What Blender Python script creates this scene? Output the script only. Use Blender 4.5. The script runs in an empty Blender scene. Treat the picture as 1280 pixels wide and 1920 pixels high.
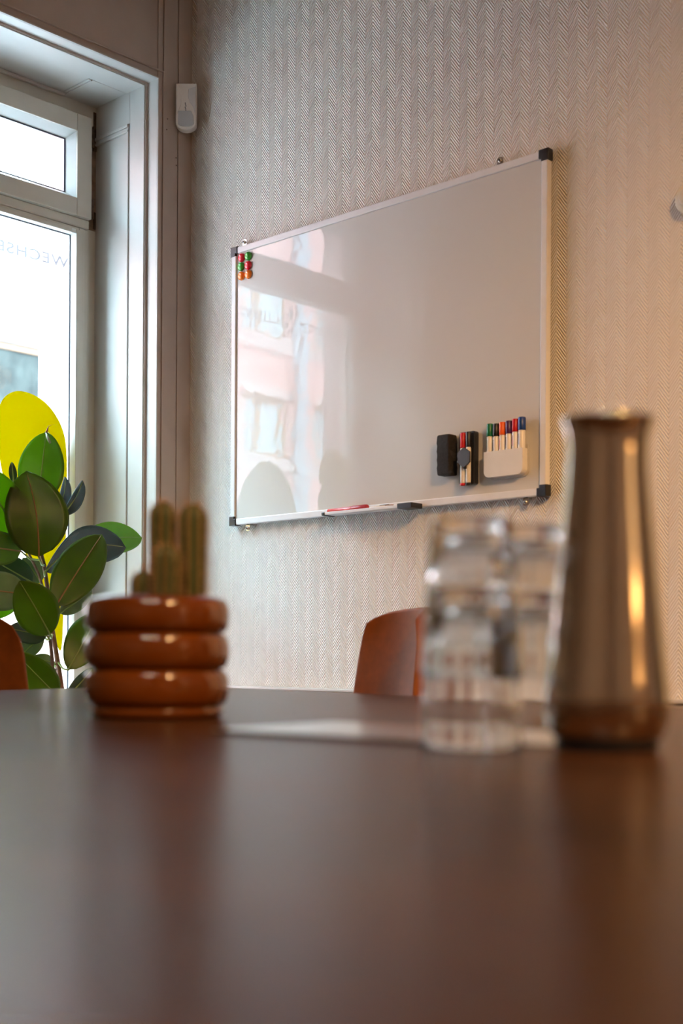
import bpy, bmesh, math, random
import numpy as np
from mathutils import Vector, Matrix
random.seed(7)
S = bpy.context.scene
COL = S.collection
PI = math.pi

# ------------------------------------------------------------------ camera
F_PX, PX0, PY0, ROLL = 2392.0, 640.0, 1227.3, 0.0060
CAM = Vector((3.342, -2.803, 0.829))
FWD = Vector((-0.6838, 0.7296, 0)).normalized()
RGT = Vector((FWD.y, -FWD.x, 0))
UP = Vector((0, 0, 1))
cd = bpy.data.cameras.new('camera'); cam = bpy.data.objects.new('camera', cd); COL.objects.link(cam)
cd.sensor_fit = 'VERTICAL'; cd.sensor_height = 36.0; cd.sensor_width = 24.0
cd.lens = F_PX / 1920 * 36
cd.clip_start = 0.02; cd.clip_end = 200
_c, _s = math.cos(ROLL), math.sin(ROLL)
cx_ = RGT * _c + UP * _s
cy_ = -RGT * _s + UP * _c
M = Matrix((cx_, cy_, -FWD)).transposed().to_4x4(); M.translation = CAM
cam.matrix_world = M
cd.shift_x = 0.0
cd.shift_y = (PY0 - 960) / 1920.0
cd.dof.use_dof = True; cd.dof.focus_distance = 3.95
cd.dof.aperture_fstop = 2.7; cd.dof.aperture_blades = 0
S.camera = cam
S.view_settings.view_transform = 'Standard'; S.view_settings.look = 'None'
S.view_settings.exposure = 0.35; S.view_settings.gamma = 1.0; S.view_settings.use_curve_mapping = False
try:
    S.cycles.use_denoising = True
    S.cycles.sample_clamp_indirect = 6.0
    S.cycles.max_bounces = 14; S.cycles.diffuse_bounces = 6
    S.cycles.glossy_bounces = 6; S.cycles.transmission_bounces = 12; S.cycles.transparent_max_bounces = 16
except Exception: pass

# ------------------------------------------------------------------ daylight
W = bpy.data.worlds.new('sky'); S.world = W; W.use_nodes = True
bg = W.node_tree.nodes['Background']
bg.inputs[0].default_value = (0.56, 0.82, 1.0, 1); bg.inputs[1].default_value = 30.0
def light(name, kind, loc, energy, color, target=None, **kw):
    l = bpy.data.lights.new(name, kind); l.energy = energy; l.color = color
    for k, v in kw.items(): setattr(l, k, v)
    o = bpy.data.objects.new(name, l); COL.objects.link(o); o.location = loc
    if target is not None:
        o.rotation_euler = (Vector(target) - Vector(loc)).to_track_quat('-Z', 'Y').to_euler()
    return o
light('sun', 'SUN', (10, 0, 20), 8.0, (1.0, 0.90, 0.82), target=(10 - 10 * .80, -2.0, 20 - 10 * .70), angle=0.02)
po = light('window_portal', 'AREA', (-0.52, -0.72, 1.60), 1.0, (1, 1, 1), target=(2, -0.72, 1.60), shape='RECTANGLE', size=1.1, size_y=2.5)
po.data.cycles.is_portal = True
# warm ceiling spots of the room (beyond the right edge and behind the camera)
WARM = (1.0, 0.54, 0.21)
COOLW = (1.0, 0.80, 0.58)
# position, power, colour, diameter
LAMPS = [
         ((3.55, -3.05, 2.98), 7, COOLW, .05), ((3.30, -3.35, 2.98), 7, COOLW, .05), ((2.95, -3.60, 2.98), 7, COOLW, .05),
         ((4.05, -2.30, 2.98), 7, WARM, .05), ((4.10, -1.90, 2.98), 7, WARM, .05)]
for k, (p, e, c, dm) in enumerate(LAMPS):
    light('spot_lamp_light', 'AREA', (p[0], p[1], p[2] - 0.02), e, c, target=(p[0], p[1], 0), shape='DISK', size=dm)
light('added_floor_lamp_light', 'POINT', (4.45, -1.75, 1.45), 22, (1.0, 0.58, 0.26), shadow_soft_size=0.12)  # light of the invented floor lamp, out of view
# two unseen spots added to warm the papered wall from the right
for p, tg, e in (((4.7, -2.6, 2.95), (2.3, 0, 0.55), 370), ((4.9, -1.9, 2.95), (2.9, 0, 0.6), 150)):
    light('added_wall_spot_light', 'SPOT', p, e, WARM, target=tg, spot_size=math.radians(62), spot_blend=1.0, shadow_soft_size=0.10)

# ------------------------------------------------------------------ pixel -> point (measured from the photograph)
def ray(x, y):
    dx, dy = x - PX0, y - PY0
    a = _c * dx + _s * dy; b = -_s * dx + _c * dy
    return FWD + RGT * (a / F_PX) - UP * (b / F_PX)
def onX(x, y, X): d = ray(x, y); return CAM + d * ((X - CAM.x) / d.x)
def onY(x, y, Y): d = ray(x, y); return CAM + d * ((Y - CAM.y) / d.y)
def onZ(x, y, Z): d = ray(x, y); return CAM + d * ((Z - CAM.z) / d.z)
def at(x, y, z): return CAM + ray(x, y) * z
def cam2w(a, z): p = CAM + RGT * a + FWD * z; return (p.x, p.y)

# ------------------------------------------------------------------ materials
def new_mat(name):
    m = bpy.data.materials.new(name); m.use_nodes = True
    nt = m.node_tree; return m, nt, nt.nodes['Principled BSDF']
def N(nt, t, **kw):
    n = nt.nodes.new(t)
    for k, v in kw.items(): setattr(n, k, v)
    return n
def mth(nt, op, a, b=None, c=None):
    n = N(nt, 'ShaderNodeMath', operation=op)
    for i, v in enumerate((a, b, c)):
        if v is None: continue
        if isinstance(v, (int, float)): n.inputs[i].default_value = v
        else: nt.links.new(v, n.inputs[i])
    return n.outputs[0]
def bump(nt, p, h, strength, dist):
    b = N(nt, 'ShaderNodeBump'); b.inputs['Strength'].default_value = strength; b.inputs['Distance'].default_value = dist
    nt.links.new(h, b.inputs['Height']); nt.links.new(b.outputs[0], p.inputs['Normal'])
def mat(name, col, rough=0.5, metal=0.0, noise=0.06, nscale=30, bmp=0.0, spec=0.5, coat=0.0, coat_r=0.05, stretch=None):
    m, nt, p = new_mat(name)
    p.inputs['Roughness'].default_value = rough; p.inputs['Metallic'].default_value = metal
    p.inputs['Specular IOR Level'].default_value = spec
    p.inputs['Coat Weight'].default_value = coat; p.inputs['Coat Roughness'].default_value = coat_r
    tc = N(nt, 'ShaderNodeTexCoord'); nz = N(nt, 'ShaderNodeTexNoise'); nz.inputs['Scale'].default_value = nscale; nz.inputs['Detail'].default_value = 4
    if stretch:
        mp = N(nt, 'ShaderNodeMapping'); mp.inputs['Scale'].default_value = stretch
        nt.links.new(tc.outputs['Object'], mp.inputs[0]); nt.links.new(mp.outputs[0], nz.inputs['Vector'])
    else: nt.links.new(tc.outputs['Object'], nz.inputs['Vector'])
    r = N(nt, 'ShaderNodeValToRGB')
    r.color_ramp.elements[0].position = 0.3; r.color_ramp.elements[1].position = 0.7
    r.color_ramp.elements[0].color = tuple(max(0, c * (1 - noise)) for c in col) + (1,)
    r.color_ramp.elements[1].color = tuple(min(1, c * (1 + noise)) for c in col) + (1,)
    nt.links.new(nz.outputs[0], r.inputs[0]); nt.links.new(r.outputs[0], p.inputs['Base Color'])
    if bmp: bump(nt, p, nz.outputs[0], bmp, 0.002)
    return m

def wallpaper():
    m, nt, p = new_mat('herringbone_wallpaper')
    p.inputs['Roughness'].default_value = 0.75; p.inputs['Specular IOR Level'].default_value = 0.25
    p.inputs['Base Color'].default_value = (0.84, 0.815, 0.77, 1)
    tc = N(nt, 'ShaderNodeTexCoord'); sp = N(nt, 'ShaderNodeSeparateXYZ'); nt.links.new(tc.outputs['Object'], sp.inputs[0])
    nz = N(nt, 'ShaderNodeTexNoise'); nz.inputs['Scale'].default_value = 90; nt.links.new(tc.outputs['Object'], nz.inputs['Vector'])
    wob = mth(nt, 'MULTIPLY', mth(nt, 'SUBTRACT', nz.outputs[0], 0.5), 0.004)
    tri = mth(nt, 'PINGPONG', sp.outputs[0], 0.0295)
    ph = mth(nt, 'ADD', mth(nt, 'ADD', sp.outputs[2], wob), mth(nt, 'MULTIPLY', tri, 1.35))
    st = mth(nt, 'SINE', mth(nt, 'MULTIPLY', ph, 2 * PI / 0.0102))
    st = mth(nt, 'MULTIPLY_ADD', st, 0.5, 0.5)
    bump(nt, p, st, 1.0, 0.0026)
    return m
MW = wallpaper()
M_PAINT = mat('aged_white_gloss_paint', (0.54, 0.53, 0.505), 0.38, noise=0.05, nscale=6, bmp=0.12)
M_SASH = mat('window_sash_paint', (0.62, 0.61, 0.54), 0.35, noise=0.05, nscale=9, bmp=0.05)
M_LINING = mat('taupe_painted_lining', (0.46, 0.39, 0.34), 0.6, noise=0.07, nscale=7, bmp=0.15)
M_BEAD = mat('pale_glazing_bead', (0.78, 0.84, 0.84), 0.3, noise=0.02)
M_GASKET = mat('dark_gasket', (0.04, 0.05, 0.07), 0.6)
M_MOULD = mat('mouldy_gap', (0.07, 0.045, 0.03), 0.9, noise=0.6, nscale=60, bmp=0.6)
M_CEIL = mat('ceiling_paint', (0.50, 0.41, 0.34), 0.8)
M_ROOM = mat('beige_room_wall', (0.42, 0.31, 0.23), 0.8)
M_FLOOR = mat('dark_floor', (0.16, 0.10, 0.07), 0.45, noise=0.2, nscale=5)
M_ALU = mat('white_anodised_rail', (0.80, 0.81, 0.83), 0.35, noise=0.02)
M_STEEL = mat('bright_zinc', (0.75, 0.74, 0.72), 0.22, 1.0)
M_BLACKP = mat('black_plastic', (0.018, 0.019, 0.024), 0.38, noise=0.1)
M_BLACKF = mat('black_foam', (0.020, 0.018, 0.018), 0.95, noise=0.3, nscale=150, bmp=0.8)
M_DARKG = mat('charcoal_plastic', (0.045, 0.047, 0.055), 0.5)
M_WHITEP = mat('white_plastic', (0.80, 0.78, 0.74), 0.32, noise=0.02)
M_PINK = mat('pink_render', (0.60, 0.31, 0.28), 0.9, noise=0.05, nscale=2)
M_BAND = mat('pale_stone_band', (0.68, 0.50, 0.47), 0.85, noise=0.04)
M_ORANGEW = mat('ochre_window_timber', (0.30, 0.15, 0.07), 0.6)
M_PIPE = mat('pale_blue_downpipe', (0.30, 0.36, 0.41), 0.5)
M_STREET = mat('grey_street', (0.45, 0.45, 0.46), 0.9)
M_EXT = mat('own_facade_render', (0.55, 0.38, 0.36), 0.9)
M_SIDEPANE = mat('grey_blue_sky_pane', (0.35, 0.40, 0.43), 0.8)  # no curtain: grey-blue colour in place of sky mirrored in the side panes

def board_mat():
    m, nt, p = new_mat('glossy_enamel_board')
    p.inputs['Base Color'].default_value = (0.64, 0.635, 0.61, 1)
    p.inputs['Roughness'].default_value = 0.6; p.inputs['Specular IOR Level'].default_value = 0.2
    p.inputs['Coat Weight'].default_value = 1.0; p.inputs['Coat Roughness'].default_value = 0.012; p.inputs['Coat IOR'].default_value = 1.42
    tc = N(nt, 'ShaderNodeTexCoord'); nz = N(nt, 'ShaderNodeTexNoise'); nz.inputs['Scale'].default_value = 22; nz.inputs['Detail'].default_value = 1
    nt.links.new(tc.outputs['Object'], nz.inputs['Vector'])
    b = N(nt, 'ShaderNodeBump'); b.inputs['Strength'].default_value = 0.30; b.inputs['Distance'].default_value = 0.0006
    nt.links.new(nz.outputs[0], b.inputs['Height']); nt.links.new(b.outputs[0], p.inputs['Coat Normal'])
    return m
M_BOARD = board_mat()

def pane_mat(name='window_glass', tint=(0.97, 0.99, 0.98)):
    m = bpy.data.materials.new(name); m.use_nodes = True; nt = m.node_tree; nt.nodes.clear()
    out = N(nt, 'ShaderNodeOutputMaterial'); mx = N(nt, 'ShaderNodeMixShader'); fr = N(nt, 'ShaderNodeFresnel'); fr.inputs[0].default_value = 1.45
    geo = N(nt, 'ShaderNodeNewGeometry')   # thin pane: same reflectance from both faces
    nt.links.new(mth(nt, 'MULTIPLY_ADD', geo.outputs['Backfacing'], 1 / 1.45 - 1.45, 1.45), fr.inputs[0])
    tr = N(nt, 'ShaderNodeBsdfTransparent'); tr.inputs[0].default_value = tint + (1,)
    gl = N(nt, 'ShaderNodeBsdfGlossy'); gl.inputs['Roughness'].default_value = 0.0
    nt.links.new(fr.outputs[0], mx.inputs[0]); nt.links.new(tr.outputs[0], mx.inputs[1]); nt.links.new(gl.outputs[0], mx.inputs[2]); nt.links.new(mx.outputs[0], out.inputs[0])
    return m
M_PANE = pane_mat()
def film_mat(name, col, trans=0.0):
    m = bpy.data.materials.new(name); m.use_nodes = True; nt = m.node_tree; nt.nodes.clear()
    out = N(nt, 'ShaderNodeOutputMaterial')
    d = N(nt, 'ShaderNodeBsdfDiffuse'); t = N(nt, 'ShaderNodeBsdfTranslucent'); a = N(nt, 'ShaderNodeMixShader'); a.inputs[0].default_value = 0.6
    d.inputs[0].default_value = col + (1,); t.inputs[0].default_value = col + (1,)
    tr = N(nt, 'ShaderNodeBsdfTransparent'); b = N(nt, 'ShaderNodeMixShader'); b.inputs[0].default_value = trans
    nt.links.new(d.outputs[0], a.inputs[1]); nt.links.new(t.outputs[0], a.inputs[2])
    nt.links.new(a.outputs[0], b.inputs[1]); nt.links.new(tr.outputs[0], b.inputs[2]); nt.links.new(b.outputs[0], out.inputs[0])
    return m
M_FILM = film_mat('yellow_translucent_film', (0.44, 0.385, 0.0))
M_LETTER = film_mat('frosted_letter_film', (0.14, 0.14, 0.15), 0.01)

def table_mat():
    m, nt, p = new_mat('walnut_laminate')
    p.inputs['Roughness'].default_value = 0.27; p.inputs['Specular IOR Level'].default_value = 0.065
    tc = N(nt, 'ShaderNodeTexCoord'); mp = N(nt, 'ShaderNodeMapping'); mp.inputs['Scale'].default_value = (0.9, 4.5, 1); mp.inputs['Rotation'].default_value = (0, 0, math.radians(-48))
    nt.links.new(tc.outputs['Object'], mp.inputs[0])
    nz = N(nt, 'ShaderNodeTexNoise'); nz.inputs['Scale'].default_value = 3; nz.inputs['Detail'].default_value = 8; nz.inputs['Distortion'].default_value = 0.5
    nt.links.new(mp.outputs[0], nz.inputs['Vector'])
    r = N(nt, 'ShaderNodeValToRGB'); r.color_ramp.elements[0].position = 0.3; r.color_ramp.elements[1].position = 0.72
    r.color_ramp.elements[0].color = (0.038, 0.0145, 0.006, 1); r.color_ramp.elements[1].color = (0.105, 0.042, 0.017, 1)
    nt.links.new(nz.outputs[0], r.inputs[0]); nt.links.new(r.outputs[0], p.inputs['Base Color'])
    return m
M_TABLE = table_mat()
M_LEATHER = mat('cognac_leather', (0.21, 0.055, 0.004), 0.55, spec=.3, noise=0.12, nscale=40, bmp=0.15)
M_CERAMIC = mat('amber_glazed_ceramic', (0.17, 0.040, 0.002), 0.12, noise=0.25, nscale=9, coat=0.6, coat_r=0.03)
M_SOIL = mat('potting_soil', (0.05, 0.03, 0.02), 0.95, noise=0.5, nscale=120, bmp=0.9)
M_CARAFE = mat('smoked_steel', (0.68, 0.64, 0.57), 0.10, 1.0, noise=0.03)
M_LEG = mat('black_metal_leg', (0.02, 0.02, 0.02), 0.4, 0.6)
M_STEM = mat('ficus_bark', (0.20, 0.10, 0.06), 0.7, noise=0.3, nscale=60, bmp=0.3)
M_PLANTER = mat('dark_planter', (0.05, 0.05, 0.055), 0.6)

def glass_mat():
    m, nt, p = new_mat('clear_tumbler_glass')
    p.inputs['Base Color'].default_value = (0.985, 0.995, 0.99, 1); p.inputs['Roughness'].default_value = 0.0
    p.inputs['Transmission Weight'].default_value = 1.0; p.inputs['IOR'].default_value = 1.48
    return m
M_GLASS = glass_mat()

def leaf_mat(name, col, back, trans, rough=0.3):
    m = bpy.data.materials.new(name); m.use_nodes = True; nt = m.node_tree; nt.nodes.clear()
    out = N(nt, 'ShaderNodeOutputMaterial'); p = N(nt, 'ShaderNodeBsdfPrincipled'); t = N(nt, 'ShaderNodeBsdfTranslucent'); mx = N(nt, 'ShaderNodeMixShader')
    tc = N(nt, 'ShaderNodeTexCoord'); nz = N(nt, 'ShaderNodeTexNoise'); nz.inputs['Scale'].default_value = 14; nt.links.new(tc.outputs['Object'], nz.inputs['Vector'])
    r = N(nt, 'ShaderNodeValToRGB'); r.color_ramp.elements[0].position = 0.35; r.color_ramp.elements[1].position = 0.7
    r.color_ramp.elements[0].color = tuple(c * 0.75 for c in col) + (1,); r.color_ramp.elements[1].color = tuple(c * 1.25 for c in col) + (1,)
    nt.links.new(nz.outputs[0], r.inputs[0]); nt.links.new(r.outputs[0], p.inputs['Base Color'])
    p.inputs['Roughness'].default_value = rough; t.inputs[0].default_value = back + (1,)
    # side veins: shallow relief
    wv = N(nt, 'ShaderNodeTexWave'); wv.inputs['Scale'].default_value = 28; wv.inputs['Distortion'].default_value = 1.5
    nt.links.new(tc.outputs['UV'], wv.inputs['Vector'])
    bump(nt, p, wv.outputs['Fac'], 0.12, 0.001)
    mx.inputs[0].default_value = trans
    nt.links.new(p.outputs[0], mx.inputs[1]); nt.links.new(t.outputs[0], mx.inputs[2]); nt.links.new(mx.outputs[0], out.inputs[0])
    return m
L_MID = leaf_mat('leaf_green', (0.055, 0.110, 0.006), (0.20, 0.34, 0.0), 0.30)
L_BRIGHT = leaf_mat('leaf_backlit_green', (0.08, 0.16, 0.010), (0.26, 0.48, 0.0), 0.42)  # light from behind put into brighter leaf colours
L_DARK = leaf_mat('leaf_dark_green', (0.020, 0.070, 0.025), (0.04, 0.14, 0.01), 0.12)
L_BLUE = leaf_mat('leaf_dark_green_blue_sheen', (0.010, 0.045, 0.045), (0.01, 0.06, 0.02), 0.03, 0.20)  # teal base colour puts the window's reflection into the dark leaf
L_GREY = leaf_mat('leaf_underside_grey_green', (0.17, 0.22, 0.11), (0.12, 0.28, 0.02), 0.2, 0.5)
M_RIB = mat('leaf_midrib_red', (0.30, 0.16, 0.05), 0.5)
M_RIBG = mat('leaf_midrib_pale', (0.22, 0.30, 0.06), 0.5)
M_SHEATH = mat('brown_leaf_sheath', (0.32, 0.10, 0.03), 0.6)

# ------------------------------------------------------------------ mesh helpers
def me_obj(name, bm, m, parent=None, smooth=False, loc=None):
    me = bpy.data.meshes.new(name); bm.normal_update(); bm.to_mesh(me); bm.free()
    if smooth:
        for f in me.polygons: f.use_smooth = True
    for mm in (m if isinstance(m, (list, tuple)) else [m]): me.materials.append(mm)
    o = bpy.data.objects.new(name, me); COL.objects.link(o)
    if parent is not None:
        o.parent = parent
        if parent.get('_loc') is not None: pass
    return o
def tag(o, label=None, cat=None, group=None, kind=None):
    if label: o['label'] = label
    if cat: o['category'] = cat
    if group: o['group'] = group
    if kind: o['kind'] = kind
    return o
class Thing:
    pass
def thing(name, loc, label=None, cat=None, group=None, kind=None):
    o = bpy.data.objects.new(name, None); o.empty_display_size = 0.05; COL.objects.link(o); o.location = loc
    return tag(o, label, cat, group, kind)
def part(name, bm, m, root, smooth=False):
    """bm given in world coordinates; the object hangs under root"""
    off = world_loc(root)
    bmesh.ops.translate(bm, verts=bm.verts, vec=-off)
    o = me_obj(name, bm, m, root, smooth)
    return o
def world_loc(o):
    v = Vector((0, 0, 0))
    while o is not None: v = v + Vector(o.location); o = o.parent
    return v
def box(bm, lo, hi, bev=0.0, seg=2, rot=None):
    lo, hi = Vector(lo), Vector(hi)
    r = bmesh.ops.create_cube(bm, size=1.0)
    vs = r['verts']
    c = (lo + hi) / 2; d = hi - lo
    for v in vs: v.co = Vector((v.co.x * d.x, v.co.y * d.y, v.co.z * d.z))
    if bev > 0:
        es = list({e for v in vs for e in v.link_edges})
        rb = bmesh.ops.bevel(bm, geom=es, offset=min(bev, 0.45 * min(abs(d.x), abs(d.y), abs(d.z))), segments=seg, profile=0.5, affect='EDGES')
        vs = list({v for f in rb['faces'] for v in f.verts} | {v for v in vs if v.is_valid})
    if rot is not None:
        for v in vs: v.co = rot @ v.co
    for v in vs: v.co += c
    return vs
def BX(lo, hi, bev=0.0, seg=2):
    bm = bmesh.new(); box(bm, lo, hi, bev, seg); return bm
def lathe(profile, center=(0, 0, 0), n=48, close_top=False, close_bot=False, rfun=None):
    bm = bmesh.new(); rings = []
    for j, (r, z) in enumerate(profile):
        ring = []
        for i in range(n):
            a = 2 * PI * i / n
            rr = r if rfun is None else rfun(r, a, z, j)
            ring.append(bm.verts.new((center[0] + rr * math.cos(a), center[1] + rr * math.sin(a), center[2] + z)))
        rings.append(ring)
    for j in range(len(rings) - 1):
        for i in range(n):
            bm.faces.new((rings[j][i], rings[j][(i + 1) % n], rings[j + 1][(i + 1) % n], rings[j + 1][i]))
    if close_bot: bm.faces.new(list(reversed(rings[0])))
    if close_top: bm.faces.new(rings[-1])
    return bm
def tube(bm, pts, rad, n=8):
    pts = [Vector(p) for p in pts]; rads = rad if isinstance(rad, (list, tuple)) else [rad] * len(pts)
    rings = []; prev = None
    for i, p in enumerate(pts):
        d = (pts[min(i + 1, len(pts) - 1)] - pts[max(i - 1, 0)]).normalized()
        ref = prev if prev is not None else (Vector((0, 0, 1)) if abs(d.z) < .9 else Vector((1, 0, 0)))
        u = d.cross(ref).normalized() if prev is None else (prev - d * prev.dot(d)).normalized()
        prev = u; v = d.cross(u)
        rings.append([bm.verts.new(p + (u * math.cos(2 * PI * k / n) + v * math.sin(2 * PI * k / n)) * rads[i]) for k in range(n)])
    for j in range(len(rings) - 1):
        for k in range(n): bm.faces.new((rings[j][k], rings[j][(k + 1) % n], rings[j + 1][(k + 1) % n], rings[j + 1][k]))
    bm.faces.new(list(reversed(rings[0]))); bm.faces.new(rings[-1])
def prism(outline, axis_fn, d0, d1, bev=0.0):
    """outline 2-D points, axis_fn(u, v, d) -> world"""
    bm = bmesh.new()
    a = [bm.verts.new(axis_fn(u, v, d0)) for u, v in outline]; b = [bm.verts.new(axis_fn(u, v, d1)) for u, v in outline]
    n = len(outline)
    bm.faces.new(a); f2 = bm.faces.new(list(reversed(b)))
    for i in range(n): bm.faces.new((a[i], b[i], b[(i + 1) % n], a[(i + 1) % n]))
    bmesh.ops.recalc_face_normals(bm, faces=bm.faces)
    if bev:
        es = [e for e in bm.edges if len(e.link_faces) == 2 and any(len(f.verts) > 4 for f in e.link_faces)]
        bmesh.ops.bevel(bm, geom=es, offset=bev, segments=2, profile=0.5, affect='EDGES')
    return bm
def rrect(x0, x1, y0, y1, r, n=6, corners=(1, 1, 1, 1)):
    pts = []
    cs = [((x1 - r, y1 - r), 0), ((x0 + r, y1 - r), 90), ((x0 + r, y0 + r), 180), ((x1 - r, y0 + r), 270)]
    full = [(x1, y1), (x0, y1), (x0, y0), (x1, y0)]
    for k, ((cx, cy), a0) in enumerate(cs):
        if corners[k]:
            for i in range(n + 1):
                a = math.radians(a0 + 90 * i / n); pts.append((cx + r * math.cos(a), cy + r * math.sin(a)))
        else: pts.append(full[k])
    return pts
def XZ(u, v, d): return (u, d, v)
def YZ(u, v, d): return (d, u, v)
def XY(u, v, d): return (u, v, d)
def struct(name, bm, m, label=None, parent=None):
    o = me_obj(name, bm, m, parent)
    if parent is None: o['kind'] = 'structure'
    if label: o['label'] = label
    return o

# ------------------------------------------------------------------ room shell
RX1, RY1, CZ = 5.4, -5.2, 3.15
struct('floor', BX((-0.0, RY1, -0.1), (RX1, 0, 0)), M_FLOOR)
struct('ceiling', BX((-0.5, RY1 - .2, CZ), (RX1 + .2, 0.2, CZ + 0.3)), M_CEIL)
wb = struct('wall_back', BX((-0.5, 0, -0.3), (RX1 + .2, 0.2, CZ)), MW, 'off-white wall papered in raised herringbone pattern behind the whiteboard')
struct('wall_right', BX((RX1, RY1, 0), (RX1 + .2, 0, CZ)), M_ROOM)
struct('wall_front', BX((-0.5, RY1 - .2, -0.3), (RX1 + .2, RY1, CZ)), M_ROOM)
# window wall: thickness 0.5, opening Y -1.29..-0.145
OY0, OY1, OZ0, OZ1 = -1.29, -0.145, 0.50, 2.733
XG = -0.31
wl = bmesh.new()
box(wl, (-0.33, RY1, -0.3), (0, OY0, CZ)); box(wl, (-0.33, OY1, -0.3), (0, 0, CZ))
box(wl, (-0.33, OY0, OZ1), (0, OY1, CZ)); box(wl, (-0.33, OY0, -0.3), (0, OY1, OZ0))
struct('wall_left', wl, M_LINING, 'taupe painted wall around the window')
we = bmesh.new()
box(we, (-0.52, RY1, -0.3), (-0.33, OY0 + .06, 3.15)); box(we, (-0.52, OY1 - .11, -0.3), (-0.33, 0.2, 3.15))
box(we, (-0.52, OY0 + .06, OZ1 - .06), (-0.33, OY1 - .11, 3.15)); box(we, (-0.52, OY0 + .06, -0.3), (-0.33, OY1 - .11, OZ0 - .05))
ext = struct('trim_exterior', we, M_EXT, 'pinkish rendered outer reveal seen through the glass edge')
# invented doorway outside the frame, gives the carafe its dark reflected band
d1 = thing('added_door_1', (4.0, 0, 0), 'invented dark doorway beyond the right edge, unseen but mirrored in the carafe', kind='structure')
part('door_leaf', BX((3.52, -0.03, 0), (4.45, -0.002, 2.15), .004), mat('dark_door', (0.02, 0.014, 0.011), .5), d1)
for a_, b_, z0_, z1_ in ((3.44, 3.52, 0, 2.23), (4.45, 4.53, 0, 2.23), (3.52, 4.45, 2.15, 2.23)):
    part('door_frame', BX((a_, -0.04, z0_), (b_, -0.002, z1_), .004), M_PAINT, d1)
# lining boards of the reveal (step, jambs, head)
JY, HZ, SX = -0.156, 2.7245, -0.048
JL = OY0 + 0.011
t1 = thing('trim_1', (-0.15, -0.156, 1.6), 'white panelled lining boards of the deep window reveal', kind='structure')
part('jamb_board', BX((-0.335, JY, OZ0), (SX, OY1 + .001, HZ + .009), 0.0015), M_PAINT, t1)
part('jamb_board', BX((-0.335, OY0 - .001, OZ0), (SX, JL, HZ + .009), 0.0015), M_PAINT, t1)
part('head_board', BX((-0.345, OY0, HZ), (SX, OY1, OZ1 + .001), 0.0015), M_PAINT, t1)
part('sill_board', BX((-0.335, OY0 - .04, OZ0 - .03), (0.10, OY1 + .04, OZ0 + .012), 0.006), M_PAINT, t1)
# (step lining)
# thin paint skin facing the window on the step
part('step_lining', BX((SX, OY1 - .0015, OZ0), (0.001, OY1 + .001, OZ1), 0), M_PAINT, t1)
part('step_lining', BX((SX, OY0 - .001, OZ0), (0.001, OY0 + .0015, OZ1), 0), M_PAINT, t1)
part('step_lining', BX((SX, OY0, OZ1 - .0015), (0.001, OY1, OZ1 + .001), 0), M_PAINT, t1)
# step faces towards the room; brown stands in for their lack of window light
part('unlit_step_strip', BX((SX - .0005, JY, OZ0), (SX + .001, OY1, HZ), 0), M_LINING, t1)
part('unlit_step_strip', BX((SX - .0005, OY0, HZ), (SX + .001, OY1, OZ1), 0), M_LINING, t1)
part('unlit_step_strip', BX((SX - .0005, OY0, OZ0), (SX + .001, JL, HZ), 0), M_LINING, t1)
# jamb panel: raised stile towards the room, moulding strips on the panel top
part('jamb_stile', BX((-0.128, JY - .004, OZ0 + .02), (SX - .002, JY, HZ), 0.0015), M_PAINT, t1)
part('jamb_panel_rail', BX((-0.335, JY - .004, 2.615), (-0.1285, JY, HZ), 0.0012), M_PAINT, t1)
for k, (z0, z1, h) in enumerate(((2.604, 2.615, .010), (2.596, 2.604, .006), (2.588, 2.596, .009))):
    part('panel_moulding', BX((-0.325, JY - h, z0), (-0.134, JY, z1), 0.002), M_PAINT, t1)
part('panel_moulding', BX((-0.142, JY - .006, OZ0 + .05), (-0.1345, JY, 2.59), 0.002), M_PAINT, t1)
part('jamb_stile', BX((-0.128, JL, OZ0 + .02), (SX - .002, JL + .004, HZ), 0.0015), M_PAINT, t1)
# head panel
part('head_stile', BX((-0.145, JL, HZ - .004), (SX - .002, JY, HZ), 0.0015), M_PAINT, t1)
part('head_stile', BX((-0.335, -0.298, HZ - .004), (-0.146, JY - .005, HZ), 0.0015), M_PAINT, t1)
for k, (a, b, h) in enumerate(((-0.303, -0.298, .007), (-0.312, -0.303, .004))):
    part('panel_moulding', BX((-0.29, a, HZ - h), (-0.15, b, HZ), 0.0015), M_PAINT, t1)
for k, (a, b, h) in enumerate(((-0.335, -0.322, .012), (-0.322, -0.310, .007), (-0.310, -0.300, .010))):
    part('panel_moulding', BX((a, JL, HZ - h), (b, -0.298, HZ), 0.002), M_PAINT, t1)
# lining on the room side of the wall: bead, trim board, caulk crack
t2 = thing('trim_2', (0, -0.12, 1.6), 'taupe flat casing boards beside and above the window', kind='structure')
part('casing_board', BX((0, OY1 + .0, OZ0 - .2), (0.004, -0.1265, CZ), 0.001), M_LINING, t2)
part('casing_board', BX((0, -0.122, 0.1), (0.006, -0.0625, CZ), 0.0015), M_LINING, t2)
part('casing_board', BX((0, -0.0585, 0.1), (0.005, -0.0, CZ), 0.0015), M_LINING, t2)
part('casing_bead', BX((0, -0.1262, OZ0 - .2), (0.009, -0.1225, 2.762), 0.0012), M_LINING, t2)
part('casing_bead', BX((0, -1.45, 2.757), (0.009, -0.1235, 2.7625), 0.0015), M_LINING, t2)
part('edge_bead', BX((0, OY1 - .001, OZ0), (0.006, OY1 + .0035, OZ1 + .004), 0.001), M_PAINT, t2)
part('edge_bead', BX((0, OY0, OZ1 - .001), (0.006, OY1, OZ1 + .004), 0.001), M_PAINT, t2)
nh = bmesh.new()
for (x, y) in ((314, 223), (312.5, 243), (330, 296), (330.5, 310)):
    p = onX(x, y, 0.006); box(nh, (0.005, p.y - .002, p.z - .002), (0.0068, p.y + .002, p.z + .002), 0.0008)
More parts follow.
